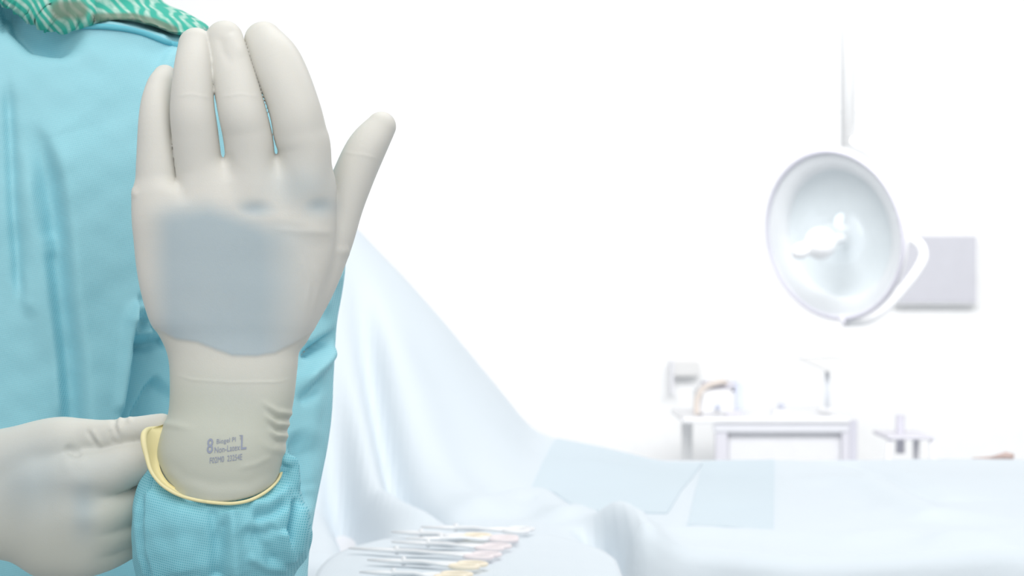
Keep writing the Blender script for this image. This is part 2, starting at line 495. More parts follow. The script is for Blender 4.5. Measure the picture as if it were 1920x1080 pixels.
# ------------------------------------------------------------------ operating table with its drape
def crease(X, Y, pts, wd, amp, e=.25):
    return ridge(X, Y, pts, wd, amp, e, e)
def uvY(u, v, z):            # where the line of sight to (u, v) meets the height z
    Y = (EYE-z)*F/(v-540)
    return ((u-960)/F*Y, Y)
TX0, TX1, TY0, TY1 = -0.85, 1.55, 2.12, 3.22
def hill_profile(x):
    u = x/3.0*F+960
    v = np.interp(u, [300, 470, 570, 670, 760, 830, 900, 960, 992, 1020, 1060, 1110, 1150, 1240, 1310, 1920],
                     [170, 230, 318, 420, 520, 602, 692, 767, 806, 822, 830, 836, 844, 866, 866, 862])
    return EYE-(v-540)/F*3.0
def table_height(X, Y):
    top = 1.075
    r = hill_profile(X)
    r = sum(hill_profile(X+o) for o in (-.012, -.006, 0, .006, .012))/5
    up = np.maximum(r-top, 0)
    t = np.where(Y < 3.0, sstep(Y, 2.52, 3.0), 1-sstep(Y, 3.0, 3.22)*.9)
    z = top+up*t
    g = lambda *a, **k: crease(X, Y, *a, **k)
    pt = lambda u, v: uvY(u, v, 1.085)
    z = z+g([pt(612, 905), pt(650, 945), pt(690, 1010), pt(720, 1050)], .024, -.085)
    z = z+g([pt(600, 900), pt(660, 960), pt(700, 1030)], .03, .03)
    z = z+g([pt(660, 890), pt(740, 930), pt(860, 985)], .017, -.045)
    z = z+g([pt(640, 905), pt(740, 965), pt(860, 1010)], .03, .028)
    z = z+g([pt(700, 890), pt(800, 920), pt(900, 950), pt(1040, 925)], .04, .022)
    z = z+g([pt(1090, 968), pt(1135, 1000), pt(1175, 1045), pt(1230, 1120)], .016, -.06)
    z = z+g([pt(1120, 950), pt(1170, 985), pt(1220, 1040), pt(1290, 1110)], .03, .030)
    z = z+g([pt(920, 945), pt(1020, 935), pt(1060, 960), pt(1120, 940)], .03, .018)
    z = z+g([pt(1500, 895), pt(1650, 915), pt(1750, 960), pt(1950, 950)], .03, .014)
    z = z+g([pt(1450, 870), pt(1600, 885), pt(1750, 925), pt(1950, 925)], .02, -.010)
    z = z+g([pt(1700, 1000), pt(1850, 1010), pt(2000, 990)], .04, .016)
    z = z+g([pt(1180, 1000), pt(1400, 985), pt(1600, 1000), pt(1800, 985)], .04, .012)
    z = z+g([pt(1820, 1070), pt(1900, 1058), pt(1990, 1040)], .03, -.02)
    z = z+wob(X*1000, Y*1000, 3, 420, .0028)+wob(X*1000, Y*1000, 5, 150, .0009)
    # ease the border down into the skirt
    return z
table = thing('operating_table', 'operating table under a pale blue sheet that rises to a steep peak beside the surgeon', 'table', (0.35, 2.67, 0))
def drape_mesh():
    nx, ny, ns = 260, 130, 26
    xs = np.linspace(TX0, TX1, nx); ys = np.linspace(TY0, TY1, ny)
    X, Y = np.meshgrid(xs, ys, indexing='ij')
    Z = table_height(X, Y)
    V = [np.stack([X, Y, Z], -1).reshape(-1, 3)]
    Q = []
    I = np.arange(nx*ny).reshape(nx, ny)
    Q.append(np.stack([I[:-1, :-1], I[1:, :-1], I[1:, 1:], I[:-1, 1:]], -1).reshape(-1, 4))
    # skirt round the border
    loop = np.concatenate([I[:, 0], I[-1, 1:], I[-2::-1, -1], I[0, -2:0:-1]])
    B = V[0][loop]
    cen = np.array([(TX0+TX1)/2, (TY0+TY1)/2])
    nrm = np.zeros((len(loop), 2))
    nrm[:nx] = (0, -1); nrm[nx:nx+ny-1] = (1, 0); nrm[nx+ny-1:nx+ny-1+nx-1] = (0, 1); nrm[nx+ny-1+nx-1:] = (-1, 0)
    s = np.arange(len(loop))
    prev = loop; base = nx*ny
    for k in range(1, ns+1):
        t = k/ns
        drop = 0.62*t**1.1
        out = 0.035*math.sqrt(min(1, t*4))+0.02*t
        wv = (0.018*np.sin(s*0.21+np.sin(s*.05)*2)+.010*np.sin(s*.47))*min(1, t*2)
        W = B.copy(); W[:, :2] += nrm*(out+wv)[:, None]; W[:, 2] = B[:, 2]*(1-t)+(B[:, 2]*.15+1.075*.85)*t-drop
        cur = base+np.arange(len(loop)); base += len(loop)
        V.append(W)
        Q.append(np.stack([prev, cur, np.roll(cur, -1), np.roll(prev, -1)], -1))
        prev = cur
    return np.vstack(V), np.vstack(Q)
V, Q = drape_mesh()
drape = quad_mesh('table_drape', V, Q, M_drape, table)
def conform(name, corners, nu, nv, off, parent):
    """a thin cloth layer lying on the sheet, corners (u, v) in order far-left, far-right, near-right, near-left"""
    c = [np.array(uvY(u, v, z)) for u, v, z in corners]
    V = []; th = 0.002
    for lay in (off, -.003):
        for i in range(nu+1):
            for j in range(nv+1):
                a, b = i/nu, j/nv
                p = (c[0]*(1-a)+c[1]*a)*(1-b)+(c[3]*(1-a)+c[2]*a)*b
                V.append((p[0], p[1], float(table_height(np.array(p[0]), np.array(p[1])))+lay))
    n1 = (nu+1)*(nv+1); idx = lambda i, j, l: l*n1+i*(nv+1)+j
    Fs = []
    for i in range(nu):
        for j in range(nv):
            Fs.append((idx(i, j, 0), idx(i, j+1, 0), idx(i+1, j+1, 0), idx(i+1, j, 0)))
            Fs.append((idx(i, j, 1), idx(i+1, j, 1), idx(i+1, j+1, 1), idx(i, j+1, 1)))
    for i in range(nu):
        Fs.append((idx(i, 0, 0), idx(i+1, 0, 0), idx(i+1, 0, 1), idx(i, 0, 1)))
        Fs.append((idx(i, nv, 0), idx(i, nv, 1), idx(i+1, nv, 1), idx(i+1, nv, 0)))
    for j in range(nv):
        Fs.append((idx(0, j, 0), idx(0, j, 1), idx(0, j+1, 1), idx(0, j+1, 0)))
        Fs.append((idx(nu, j, 0), idx(nu, j+1, 0), idx(nu, j+1, 1), idx(nu, j, 1)))
    return mesh_obj(name, V, Fs, M_patch, parent, False)
conform('drape_patch', [(1318, 862, 1.098), (1452, 862, 1.098), (1450, 972, 1.085), (1288, 970, 1.085)], 26, 30, .002, table)['label'] = 'square darker blue layer'
conform('drape_patch', [(1050, 838, 1.115), (1318, 868, 1.095), (1250, 948, 1.085), (985, 908, 1.10)], 50, 30, .0015, table)['label'] = 'wide darker blue layer'
bm = bmesh.new(); add_box(bm, (0.35, 2.67, 1.0), (2.1, 0.6, 0.08), bevel=.02)
bm_obj('table_top', bm, M_pale, table)
bm = bmesh.new(); add_box(bm, (0.35, 2.67, 0.52), (0.34, 0.3, 0.88), bevel=.02)
bm_obj('pedestal', bm, M_pale, table)
bm = bmesh.new(); add_box(bm, (0.35, 2.67, 0.05), (1.0, 0.5, 0.10), bevel=.02)
bm_obj('foot_plate', bm, M_pale, table)

# small brown clip at the far edge of the sheet
bm = bmesh.new()
p = at(1885, 861, 3.16); zt = float(table_height(np.array(p.x), np.array(3.16)))
tube(bm, [(p.x-.022, 3.16, zt+.006), (p.x, 3.155, zt+.010), (p.x+.010, 3.15, zt+.008)], [.002, .006, .005], 8)
tube(bm, [(p.x-.05, 3.165, zt+.004), (p.x-.02, 3.16, zt+.006)], [.002, .003], 6)
tag(bm_obj('towel_clip', bm, M_brown), 'small reddish brown clip lying on the far edge of the blue sheet', 'clip')

# ------------------------------------------------------------------ instrument stand with its sheet
SX, SY, SZ, SA, SB = -0.036, 1.74, 1.115, 0.128, 0.262
stand = thing('instrument_stand', 'small round-ended instrument stand under a pale blue cloth', 'stand', (SX, SY, 0))
def stand_mesh():
    nr, na, ns = 24, 120, 22
    V = [(SX, SY, SZ)]; Q = []; T = []
    th = np.arange(na)/na*2*np.pi
    ex = lambda c, p: np.sign(c)*np.abs(c)**p
    cx, cy = ex(np.cos(th), .85), ex(np.sin(th), .85)
    rings = []
    for k in range(1, nr+1):
        r = k/nr
        x, y = SX+SA*r*cx, SY+SB*r*cy
        z = SZ+wob(x*1000, y*1000, 8, 90, .0006)-0.004*r**8
        rings.append((x, y, z))
    for k in range(1, ns+1):
        t = k/ns
        o = .012*math.sqrt(min(1, t*5))+.02*t+.012*t*np.sin(th*11+1)+.008*t*np.sin(th*17)
        rings.append((SX+(SA+o)*cx, SY+(SB+o)*cy, SZ-.004-.45*t+0*th))
    pts = [np.stack(r, 1) for r in rings]
    W = np.vstack([np.array(V)]+pts)
    idx = [1+i*na+np.arange(na) for i in range(len(rings))]
    Fs = [(0, int(idx[0][j]), int(idx[0][(j+1) % na])) for j in range(na)]
    for a, b in zip(idx, idx[1:]):
        Fs += [(int(a[j]), int(b[j]), int(b[(j+1) % na]), int(a[(j+1) % na])) for j in range(na)]
    return W, Fs
W, Fs = stand_mesh()
mesh_obj('stand_drape', W, Fs, M_drape, stand)
bm = bmesh.new(); tube(bm, [(SX, SY, .04), (SX, SY, SZ-.02)], .014, 16)
bm_obj('pole', bm, M_pale, stand)
bm = bmesh.new()
for sx in (-1, 1):
    tube(bm, [(SX+sx*.20, SY-.25, .03), (SX+sx*.20, SY+.25, .03)], .014, 10)
tube(bm, [(SX-.2, SY, .035), (SX+.2, SY, .035)], .014, 10)
bm_obj('foot_frame', bm, M_pale, stand)

# steel clamps and scissors laid in a row, ring handles to the right
def clamp(a, b, ring_mat, name, label, cat, open_=0.006):
    """a = tip, b = handle end, as (u, v) on the stand cloth"""
    A = Vector((*uvY(*a, SZ+.004), SZ+.005)); B = Vector((*uvY(*b, SZ+.004), SZ+.005))
    d = (B-A).normalized(); n = Vector((-d.y, d.x, 0)); L = (B-A).length
    t = thing(name, label, cat, tuple(B), 'instruments laid on the stand')
    for s in (-1, 1):
        bm = bmesh.new()
        J = A+d*L*.36
        tube(bm, [A+n*.0006*s, J-d*.01+n*.002*s, J, J+d*.02-n*.003*s+Vector((0, 0, .0012*s)), B-d*.022-n*open_*s, B-d*.012-n*(open_+.001)*s],
             [.0012, .0032, .0038, .003, .0026, .0028], 8, flat=.6)
        sh = bm_obj('shank', bm, M_steel, t)
        bm = bmesh.new()
        c = B-n*(open_+.003)*s
        ang = [2*math.pi*k/20 for k in range(20)]
        tube(bm, [c+d*.012*math.cos(q)+n*.0085*math.sin(q) for q in ang], .0019, 8, closed=True)
        bm_obj('ring_handle', bm, ring_mat, t)
    bm = bmesh.new(); J = A+d*L*.36
    tube(bm, [J-Vector((0, 0, .003)), J+Vector((0, 0, .0042))], .002, 10)
    bm_obj('pivot', bm, M_steel, t)
    return t
clamp((655, 1030), (905, 1044), M_rose, 'surgical_clamp', 'long steel clamp with pinkish rings, its tip farthest left on the stand', 'clamp')
clamp((735, 999), (888, 1008), M_gold, 'surgical_scissors', 'steel scissors with golden rings, nearest the far edge of the stand', 'scissors')
clamp((760, 1012), (945, 1012), M_rose, 'surgical_clamp', 'steel clamp with pinkish rings just right of the golden scissors', 'clamp')
clamp((790, 990), (972, 996), M_steel, 'surgical_clamp', 'thin steel clamp reaching farthest right, at the far edge of the stand', 'clamp')
clamp((690, 1052), (878, 1062), M_gold, 'surgical_scissors', 'steel scissors with golden rings in the middle of the row', 'scissors')
clamp((735, 1018), (925, 1028), M_rose, 'surgical_clamp', 'steel clamp with pinkish rings second from the far end of rings', 'clamp')
clamp((675, 1075), (850, 1082), M_gold, 'surgical_scissors', 'steel scissors with golden rings nearest the picture bottom', 'scissors')

# ------------------------------------------------------------------ surgical lamp
LC = at(1562, 441, 5.5)
LN = Vector((-0.98*math.sin(math.radians(47)), -math.cos(math.radians(47)), -0.21*math.sin(math.radians(47)))).normalized()
LR = 158*5.5/F
lamp = thing('surgical_lamp', 'large white round surgical lamp on a ceiling arm, its dish turned to the table', 'lamp', (LC.x+.35, LC.y+.25, 3.4))
bm = bmesh.new()
lathe(bm, [(LR*1.0, .0), (LR*1.02, -.012), (LR*.98, -.03), (LR*.86, -.065), (LR*.5, -.092), (LR*.2, -.10), (0, -.102)], LC, LN)
bm_obj('housing', bm, M_white, lamp)
bm = bmesh.new()
a = LN.cross(Vector((0, 0, 1))).normalized(); b_ = LN.cross(a)
tube(bm, [LC+(a*math.cos(t)+b_*math.sin(t))*LR for t in [2*math.pi*k/72 for k in range(72)]], .0065, 10, closed=True)
bm_obj('rim', bm, mat('lilac grey rim', (.62, .61, .68), .5), lamp)
bm = bmesh.new()
lathe(bm, [(LR*.985, -.002), (LR*.90, -.006), (LR*.80, -.012), (LR*.775, -.020), (LR*.77, -.035)][::-1], LC, LN)
bm_obj('bezel', bm, M_white, lamp)
bm = bmesh.new()
lathe(bm, [(LR*.77, -.035), (LR*.7, -.046), (LR*.5, -.060), (LR*.25, -.068), (0, -.07)][::-1], LC, LN)
bm_obj('reflector', bm, M_reflector, lamp)
bm = bmesh.new()
HP = LC+LN*.035+Vector((-.012, 0, -.018))
lathe(bm, [(0, .043)]+[(.043*math.cos(t), .043*math.sin(t)) for t in [math.pi/2*(1-k/8) for k in range(1, 8)]]+[(.043, 0), (.038, -.02), (.024, -.034), (.014, -.05), (.014, -.095)], HP, LN, 32)
c2 = HP+Vector((-.058, -.01, -.022))
tube(bm, [HP, HP*.5+c2*.5, c2, c2+(c2-HP)*.3], [.018, .018, .022, .012], 16)
bm_obj('handle', bm, M_white, lamp)
gm = bpy.data.materials.new('lamp cover glass'); gm.use_nodes = True
nt, ns, ls = nodes(gm)
tr = ns.new('ShaderNodeBsdfTransparent'); gl = ns.new('ShaderNodeBsdfGlossy'); gl.inputs['Roughness'].default_value = .08
gl.inputs['Color'].default_value = (.9, .95, 1, 1)
mxs = ns.new('ShaderNodeMixShader'); mxs.inputs[0].default_value = .10
tr.inputs['Color'].default_value = (.985, .99, .99, 1)
ls.new(tr.outputs[0], mxs.inputs[1]); ls.new(gl.outputs[0], mxs.inputs[2]); ls.new(mxs.outputs[0], ns['Material Output'].inputs['Surface'])
bm = bmesh.new(); lathe(bm, [(LR*.97, .004), (LR*.6, .008), (.034, .010), (.034, .012), (LR*.6, .010), (LR*.97, .006)], LC, LN)
bm_obj('cover_glass', bm, gm, lamp)
# joints and arms
hub = LC-LN*.10
bm = bmesh.new()
arm = spline([tuple(at(1588, 604, 5.54)), tuple(at(1625, 600, 5.57)), tuple(at(1660, 578, 5.60)), tuple(at(1690, 545, 5.62)), tuple(at(1716, 512, 5.63)), tuple(at(1731, 482, 5.64)), tuple(at(1722, 456, 5.65)), tuple(at(1690, 442, 5.7)), tuple(at(1670, 430, 5.72))], 60)
tube(bm, arm, .013, 14)
bm_obj('yoke', bm, M_white, lamp)
bm = bmesh.new()
s0 = at(1670, 430, 5.72)
tube(bm, [s0+Vector((0, 0, -.03)), s0+Vector((0, 0, .05))], .024, 16)
tube(bm, spline([tuple(s0+Vector((0, 0, .04))), tuple(at(1680, 350, 5.72)), tuple(at(1640, 290, 5.74)), tuple(at(1590, 262, 5.76))], 30), .018, 14)
tube(bm, [at(1590, 275, 5.76), Vector((at(1590, 262, 5.76).x, 5.76, 3.4))], .020, 16)
bm_obj('ceiling_arm', bm, M_wall, lamp)
bm = bmesh.new()
tube(bm, [at(1575, 592, 5.5), at(1582, 604, 5.5), at(1583, 612, 5.5)], [.006, .006, .003], 8)
bm_obj('latch', bm, M_lilac, lamp)

# ------------------------------------------------------------------ wall monitor
m0, m1 = at(1685, 443, 8.9), at(1832, 567, 8.9)
mon = thing('wall_monitor', 'grey switched-off wall monitor behind the lamp arm', 'monitor', ((m0.x+m1.x)/2, 8.95, m1.z))
bm = bmesh.new(); add_box(bm, ((m0.x+m1.x)/2, 8.955, (m0.z+m1.z)/2), (m1.x-m0.x+.02, .06, m0.z-m1.z+.02), bevel=.006)
bm_obj('casing', bm, M_white, mon, False)
bm = bmesh.new(); add_box(bm, ((m0.x+m1.x)/2, 8.922, (m0.z+m1.z)/2), (m1.x-m0.x, .006, m0.z-m1.z), bevel=.002)
bm_obj('screen', bm, M_screen, mon, False)
bm = bmesh.new(); add_box(bm, ((m0.x+m1.x)/2, 8.99, (m0.z+m1.z)/2), (.12, .02, .12))
bm_obj('wall_mount', bm, M_pale, mon, False)

# ------------------------------------------------------------------ bench at the back with its equipment
BY = 8.0
def bx(name, parent, u0, v0, u1, v1, Y, dep, m, bev=.006):
    p0, p1 = at(u0, v0, Y), at(u1, v1, Y)
    bm = bmesh.new()
    add_box(bm, ((p0.x+p1.x)/2, Y+dep/2, (p0.z+p1.z)/2), (abs(p1.x-p0.x), dep, abs(p0.z-p1.z)), bevel=bev)
    return bm_obj(name, bm, m, parent, False)
def post(name, parent, u, v, Y, r, m, z0=0.0):
    p = at(u, v, Y); bm = bmesh.new()
    tube(bm, [(p.x, Y, z0), (p.x, Y, p.z)], r, 12)
    return bm_obj(name, bm, m, parent)
bc = at(1440, 790, BY)
bench = thing('work_bench', 'long white bench with a pale lilac front edge by the back wall', 'bench', (bc.x, BY+.3, 0))
bx('bench_top', bench, 1280, 783, 1594, 794, BY, .62, M_white)
bx('front_edge', bench, 1338, 794, 1592, 812, BY+.01, .03, mat('pale lilac laminate', (.745, .75, .79), .5))
for u, Y in ((1288, BY+.5), (1352, BY+.04), (1588, BY+.04), (1575, BY+.5)):
    bm = bmesh.new(); p = at(u, 794, Y); add_box(bm, (p.x, Y, p.z/2), (.045, .045, p.z))
    bm_obj('leg', bm, M_wall if Y > BY+.3 else M_lilac, bench, False)  # back legs coloured lighter to offset the shade under the bench
bx('modesty_panel', bench, 1364, 806, 1580, 880, BY+.05, .02, mat('very pale lilac panel', (.80, .80, .825), .5))
eq = thing('analyser', 'white boxy machine with lilac top and bluish side on the bench', 'machine', tuple(at(1350, 783, BY+.2)))
bx('casing', eq, 1312, 730, 1378, 780, BY+.1, .3, mat('off-white machine casing', (.82, .82, .835), .5), .012)
bx('lid', eq, 1322, 719, 1388, 731, BY+.12, .3, M_lilac, .012)
bx('side_panel', eq, 1378, 719, 1394, 780, BY+.12, .28, mat('pale blue plastic', (.70, .74, .86), .5), .006)
bx('base_strip', eq, 1362, 770, 1393, 780, BY+.095, .02, M_lilac, .002)
bm = bmesh.new(); p = at(1345, 763, BY+.1); tube(bm, [(p.x, BY+.07, p.z), (p.x, BY+.11, p.z)], .009, 16)
bm_obj('knob', bm, mat('muted blue knob', (.55, .6, .75), .5), eq)
bm = bmesh.new()
tube(bm, spline([tuple(at(1306, 777, BY+.1)), tuple(at(1307, 750, BY+.1)), tuple(at(1320, 727, BY+.1)), tuple(at(1350, 716, BY+.1)), tuple(at(1362, 719, BY+.15))], 30), .011, 10)
bm_obj('hose', bm, mat('pale tan hose', (.76, .68, .62), .5), eq)
nb = thing('notice_board', 'pale grey board above the left end of the bench', 'board', tuple(at(1280, 740, 8.9)))
bx('board', nb, 1262, 678, 1312, 706, 8.92, .08, mat('pale warm grey board', (.78, .775, .77), .6))
bx('side_strip', nb, 1258, 676, 1264, 740, 8.91, .09, M_pale, .002)
p = at(1465, 783, BY+.2)
sb = thing('small_instrument', 'small grey-blue gadget lying near the middle of the bench', 'gadget', (p.x, BY+.2, p.z))
bx('body', sb, 1450, 770, 1478, 783, BY+.15, .1, M_white, .008)
bx('display', sb, 1460, 757, 1472, 766, BY+.16, .04, mat('slate blue display', (.58, .6, .7), .5), .004)
bx('neck', sb, 1463, 766, 1468, 770, BY+.17, .03, M_pale, .001)
tl = thing('bench_lamp', 'pale grey wide-shaded lamp standing at the right of the bench', 'lamp', tuple(at(1551, 783, BY+.3)))
bm = bmesh.new(); p0, p1 = at(1498, 668, BY+.3), at(1584, 696, BY+.3)
v0 = [(p0.x, p0.z-.01), (p1.x-.02, p0.z), (p1.x, p1.z), (p1.x-.075, p1.z)]
r1 = [bm.verts.new((x, BY+.22, z)) for x, z in v0]; r2 = [bm.verts.new((x, BY+.40, z)) for x, z in v0]
bm.faces.new(r1); bm.faces.new(r2[::-1])
for k in range(4): bm.faces.new((r1[k], r2[k], r2[(k+1) % 4], r1[(k+1) % 4]))
bmesh.ops.recalc_face_normals(bm, faces=bm.faces)
bm_obj('lamp_shade', bm, mat('pale warm grey shade', (.775, .77, .765), .6), tl, False)
post('stem', tl, 1551, 697, BY+.3, .010, mat('pale blue stem', (.74, .77, .82), .5), at(0, 769, BY+.3).z)
bx('foot', tl, 1538, 766, 1564, 770, BY+.24, .12, M_white, .002)
st = thing('drip_stand', 'slim pale lilac pole standing right of the bench', 'stand', (at(1600, 800, 7.6).x, 7.6, 0))
post('pole', st, 1600, 788, 7.6, .014, mat('lilac grey pole', (.58, .58, .65), .5), .06)
bm = bmesh.new(); px = at(1600, 800, 7.6).x
for k in range(5):
    t = k*2*math.pi/5; tube(bm, [(px, 7.6, .08), (px+.25*math.cos(t), 7.6+.25*math.sin(t), .03)], .012, 8)
bm_obj('foot', bm, M_lilac, st)
sl = thing('stool', 'pale lilac stool with a thin seat and upright back post', 'stool', (at(1700, 820, 7.2).x, 7.2, 0))
bx('seat', sl, 1664, 818, 1752, 825, 7.05, .3, M_lilac, .004)
post('back_post', sl, 1688, 778, 7.2, .016, mat('lilac grey post', (.58, .57, .64), .5), at(0, 850, 7.2).z)
for u, Y in ((1668, 7.07), (1748, 7.07), (1668, 7.33), (1748, 7.33)):
    bm = bmesh.new(); p = at(u, 824, Y); q = Vector((p.x+(.04 if u > 1700 else -.04), Y+(.04 if Y > 7.2 else -.04), 0))
    tube(bm, [q, p], .010, 10)
    bm_obj('leg', bm, M_pale, sl)
bm = bmesh.new(); p = at(1718, 824, 7.2); tube(bm, [(p.x, 7.2, .3), (p.x, 7.2, p.z)], .012, 10)
bm_obj('stem', bm, M_pale, sl)

# ------------------------------------------------------------------ the surgeon
person = thing('person', 'person in turquoise surgical gown and green patterned hood pulling up a cream glove cuff', 'person', P3(60, 1400, 1000)[0:2]+(0.0,))

# gown (torso, shoulders and upper arms)
f = Field((-640, -260, 380), (720, 1500, 1560), 9)
g = f.loft([(-330, -70, 190, 1010, 130), (-180, -90, 210, 1010, 150), (-60, -150, 240, 1000, 215), (20, -220, 305, 1000, 272), (120, -340, 440, 1000, 335), (250, -440, 520, 1000, 362),
            (450, -470, 545, 1000, 372), (800, -440, 520, 1000, 385), (1100, -430, 500, 1000, 390), (1490, -440, 520, 1000, 390)], 2.2)
g = smin(g, f.chain([(300, 140, 1000, 90), (488, 255, 990, 98), (541, 450, 950, 106), (532, 600, 900, 100), (516, 700, 860, 110), (497, 800, 810, 122), (455, 1000, 690, 128), (430, 1250, 520, 140)], 30), 40)
g = smin(g, f.chain([(430, 1250, 520, 140), (418, 1130, 260, 140)], 30, sub=2), 40)
g = smin(g, f.chain([(-180, 140, 1000, 90), (-400, 255, 990, 100), (-470, 500, 950, 110), (-500, 800, 850, 120), (-500, 1050, 700, 130), (-420, 1080, 560, 120), (-300, 1010, 440, 100), ], 30), 40)
V, Q = nets(g, f.lo, f.h); V = relax(V, Q, 1)
V, Q = subdivide(V, Q)
N = normals(V, Q)
U_, V_ = V[:, 0], V[:, 1]
fr = sstep(-N[:, 2], 0.0, 0.5)
h = 0
# long hanging folds down the front
h = h+step(U_, V_, [(52, 212), (88, 262), (112, 340), (124, 430), (134, 560), (150, 680), (158, 830), (165, 1000)], 9, 70, 30, .16, .1)
h = h-ridge(U_, V_, [(60, 225), (85, 300), (100, 400), (112, 520), (128, 660), (140, 800), (140, 950)], 20, 15, .2, .1)
h = h+ridge(U_, V_, [(45, 240), (52, 330), (58, 420), (70, 560), (85, 700)], 16, 9, .3, .3)
h = h+ridge(U_, V_, [(70, 360), (78, 440), (88, 540), (105, 680), (112, 800)], 13, 8, .3, .1)
h = h+ridge(U_, V_, [(92, 430), (98, 460), (96, 490)], 14, 6, .4, .4)
h = h-ridge(U_, V_, [(12, 120), (20, 260), (26, 400), (36, 520), (44, 590)], 11, 12, .2, .15)
h = h+ridge(U_, V_, [(45, 480), (48, 560), (60, 600)], 12, 8, .4, .3)
h = h-ridge(U_, V_, [(120, 120), (170, 130), (200, 155)], 24, 3, .4, .4)
# overlapping edge right of the long fold, with the cloth falling back to its right
h = h-step(U_, V_, [(262, 540), (252, 600), (246, 680), (236, 740), (226, 800), (220, 900)], 3, 170, 52, .25, .05)
h = h+ridge(U_, V_, [(244, 560), (238, 660), (222, 780)], 12, 9, .2, .1)
h = h+ridge(U_, V_, [(268, 560), (256, 600), (262, 625), (300, 622)], 13, 28, .2, .1)
h = h-ridge(U_, V_, [(250, 650), (290, 648), (330, 640)], 10, 14, .1, .1)
h = h+step(U_, V_, [(318, 700), (292, 730), (270, 770), (262, 800)], 5, 60, -16, .2, .1)
# pull lines by the neck and shoulder
h = h+step(U_, V_, [(336, 78), (310, 105), (292, 140), (280, 190)], 6, 60, 9, .1, .5)
h = h-ridge(U_, V_, [(15, -20), (32, 30), (70, 66), (115, 76), (170, 70)], 24, 46, .1, .4)
h = h+ridge(U_, V_, [(30, -10), (60, 22), (110, 50), (200, 54), (330, 84)], 12, 9, .1, .1)
h = h-ridge(U_, V_, [(3, -30), (5, 30), (2, 70)], 6, 10, .1, .3)
# upper arm folds
h = h+ridge(U_, V_, [(650, 640), (620, 665), (590, 700), (555, 740)], 14, 18, .1, .3)
h = h-ridge(U_, V_, [(648, 618), (628, 634), (590, 655), (560, 668)], 10, 24, .02, .4)
h = h-ridge(U_, V_, [(612, 705), (585, 735), (560, 752)], 12, 9, .3, .3)
h = h+ridge(U_, V_, [(640, 490), (612, 540), (600, 600)], 14, 8, .3, .3)
h = h-ridge(U_, V_, [(560, 800), (575, 850), (572, 900), (585, 960)], 18, 16, .2, .2)
h = h+ridge(U_, V_, [(600, 700), (598, 780), (590, 850)], 20, 6, .3, .3)
h = h+wob(U_, V_, 11, 210, 1.8)+wob(U_, V_, 12, 80, .6)
h = h*1.5
V = V+N*(h*fr)[:, None]
gown = quad_mesh('gown', to_world(V), Q, M_gown, person)

# binding round the neckline
nl = spline([(-60, -140, 800), (-10, -60, 770), (38, 3, 730), (75, 34, 712), (112, 48, 706), (200, 50, 712), (262, 60, 738), (330, 84, 800), (372, 84, 880), (380, 60, 960)], 90)
Wn = to_world(V); bvh = BVHTree.FromPolygons([Vector(x) for x in Wn], [tuple(int(k) for k in q) for q in Q])
def onto(bv, u, v, off):
    o = Vector((0, 0, EYE)); d = (at(u, v, 1.0)-o).normalized()
    hit, nn, i, dist = bv.ray_cast(o, d)
    return None if hit is None else hit-d*off
pts = []
for q in nl:
    p = onto(bvh, q[0], q[1], .0008)
    if p is not None and (not pts or (p-pts[-1]).length < .03): pts.append(p)
bm = bmesh.new(); tube(bm, pts, .0019, 10, flat=.8)
bm_obj('collar', bm, M_collar, gown)

# hood over head and neck, its hem lying on the shoulders
f = Field((-420, -1100, 560), (460, 110, 1460), 8)
g = f.loft([(-1080, -60, 180, 1000, 120), (-1000, -170, 290, 1000, 250), (-850, -240, 360, 990, 320), (-650, -250, 370, 980, 330), (-450, -215, 330, 985, 300), (-300, -180, 300, 1000, 260),
            (-150, -165, 275, 1000, 265), (-60, -178, 288, 1000, 280), (0, -190, 303, 1000, 296), (22, -235, 347, 1000, 306), (55, -280, 400, 1000, 316), (100, -310, 440, 1000, 320)], 2.2)
hem = np.interp(f.U, [-300, -200, -60, 0, 40, 60, 80, 105, 130, 160, 205, 250, 290, 330, 360, 395, 430], [60, 20, -60, -30, -12, 3, 22, 38, 42, 42, 36, 40, 50, 66, 66, 58, 56])
g = smax(g, (f.V-hem)*.8, 7)
V, Q = nets(g, f.lo, f.h); V = relax(V, Q, 1); V, Q = subdivide(V, Q); N = normals(V, Q)
U_, V_ = V[:, 0], V[:, 1]
fr = sstep(-N[:, 2], 0, .5)
h = ridge(U_, V_, [(160, -20), (170, 10), (168, 40)], 8, 9, .1, .1)
h = h-ridge(U_, V_, [(150, -10), (140, 15), (120, 30)], 14, 8, .1, .1)
h = h+step(U_, V_, [(178, 30), (250, 29), (292, 42), (322, 56), (360, 60)], 3, 60, -7, .1, .1)
h = h+ridge(U_, V_, [(300, 30), (340, 42), (386, 56)], 10, 6, .2, .1)
h = h+wob(U_, V_, 21, 70, 2.2)+ridge(U_, V_, [(-80, -30), (20, -10), (90, 15), (150, 22), (230, 20)], 45, 48, .2, .5)
V = V+N*(h*fr)[:, None]
U_, V_ = V[:, 0], V[:, 1]
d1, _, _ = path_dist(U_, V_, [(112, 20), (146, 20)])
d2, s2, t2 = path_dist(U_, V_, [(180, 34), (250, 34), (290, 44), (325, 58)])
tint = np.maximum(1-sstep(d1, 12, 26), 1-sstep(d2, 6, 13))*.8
hood = quad_mesh('hood', to_world(V), Q, M_hood, person, {'tint': tint})

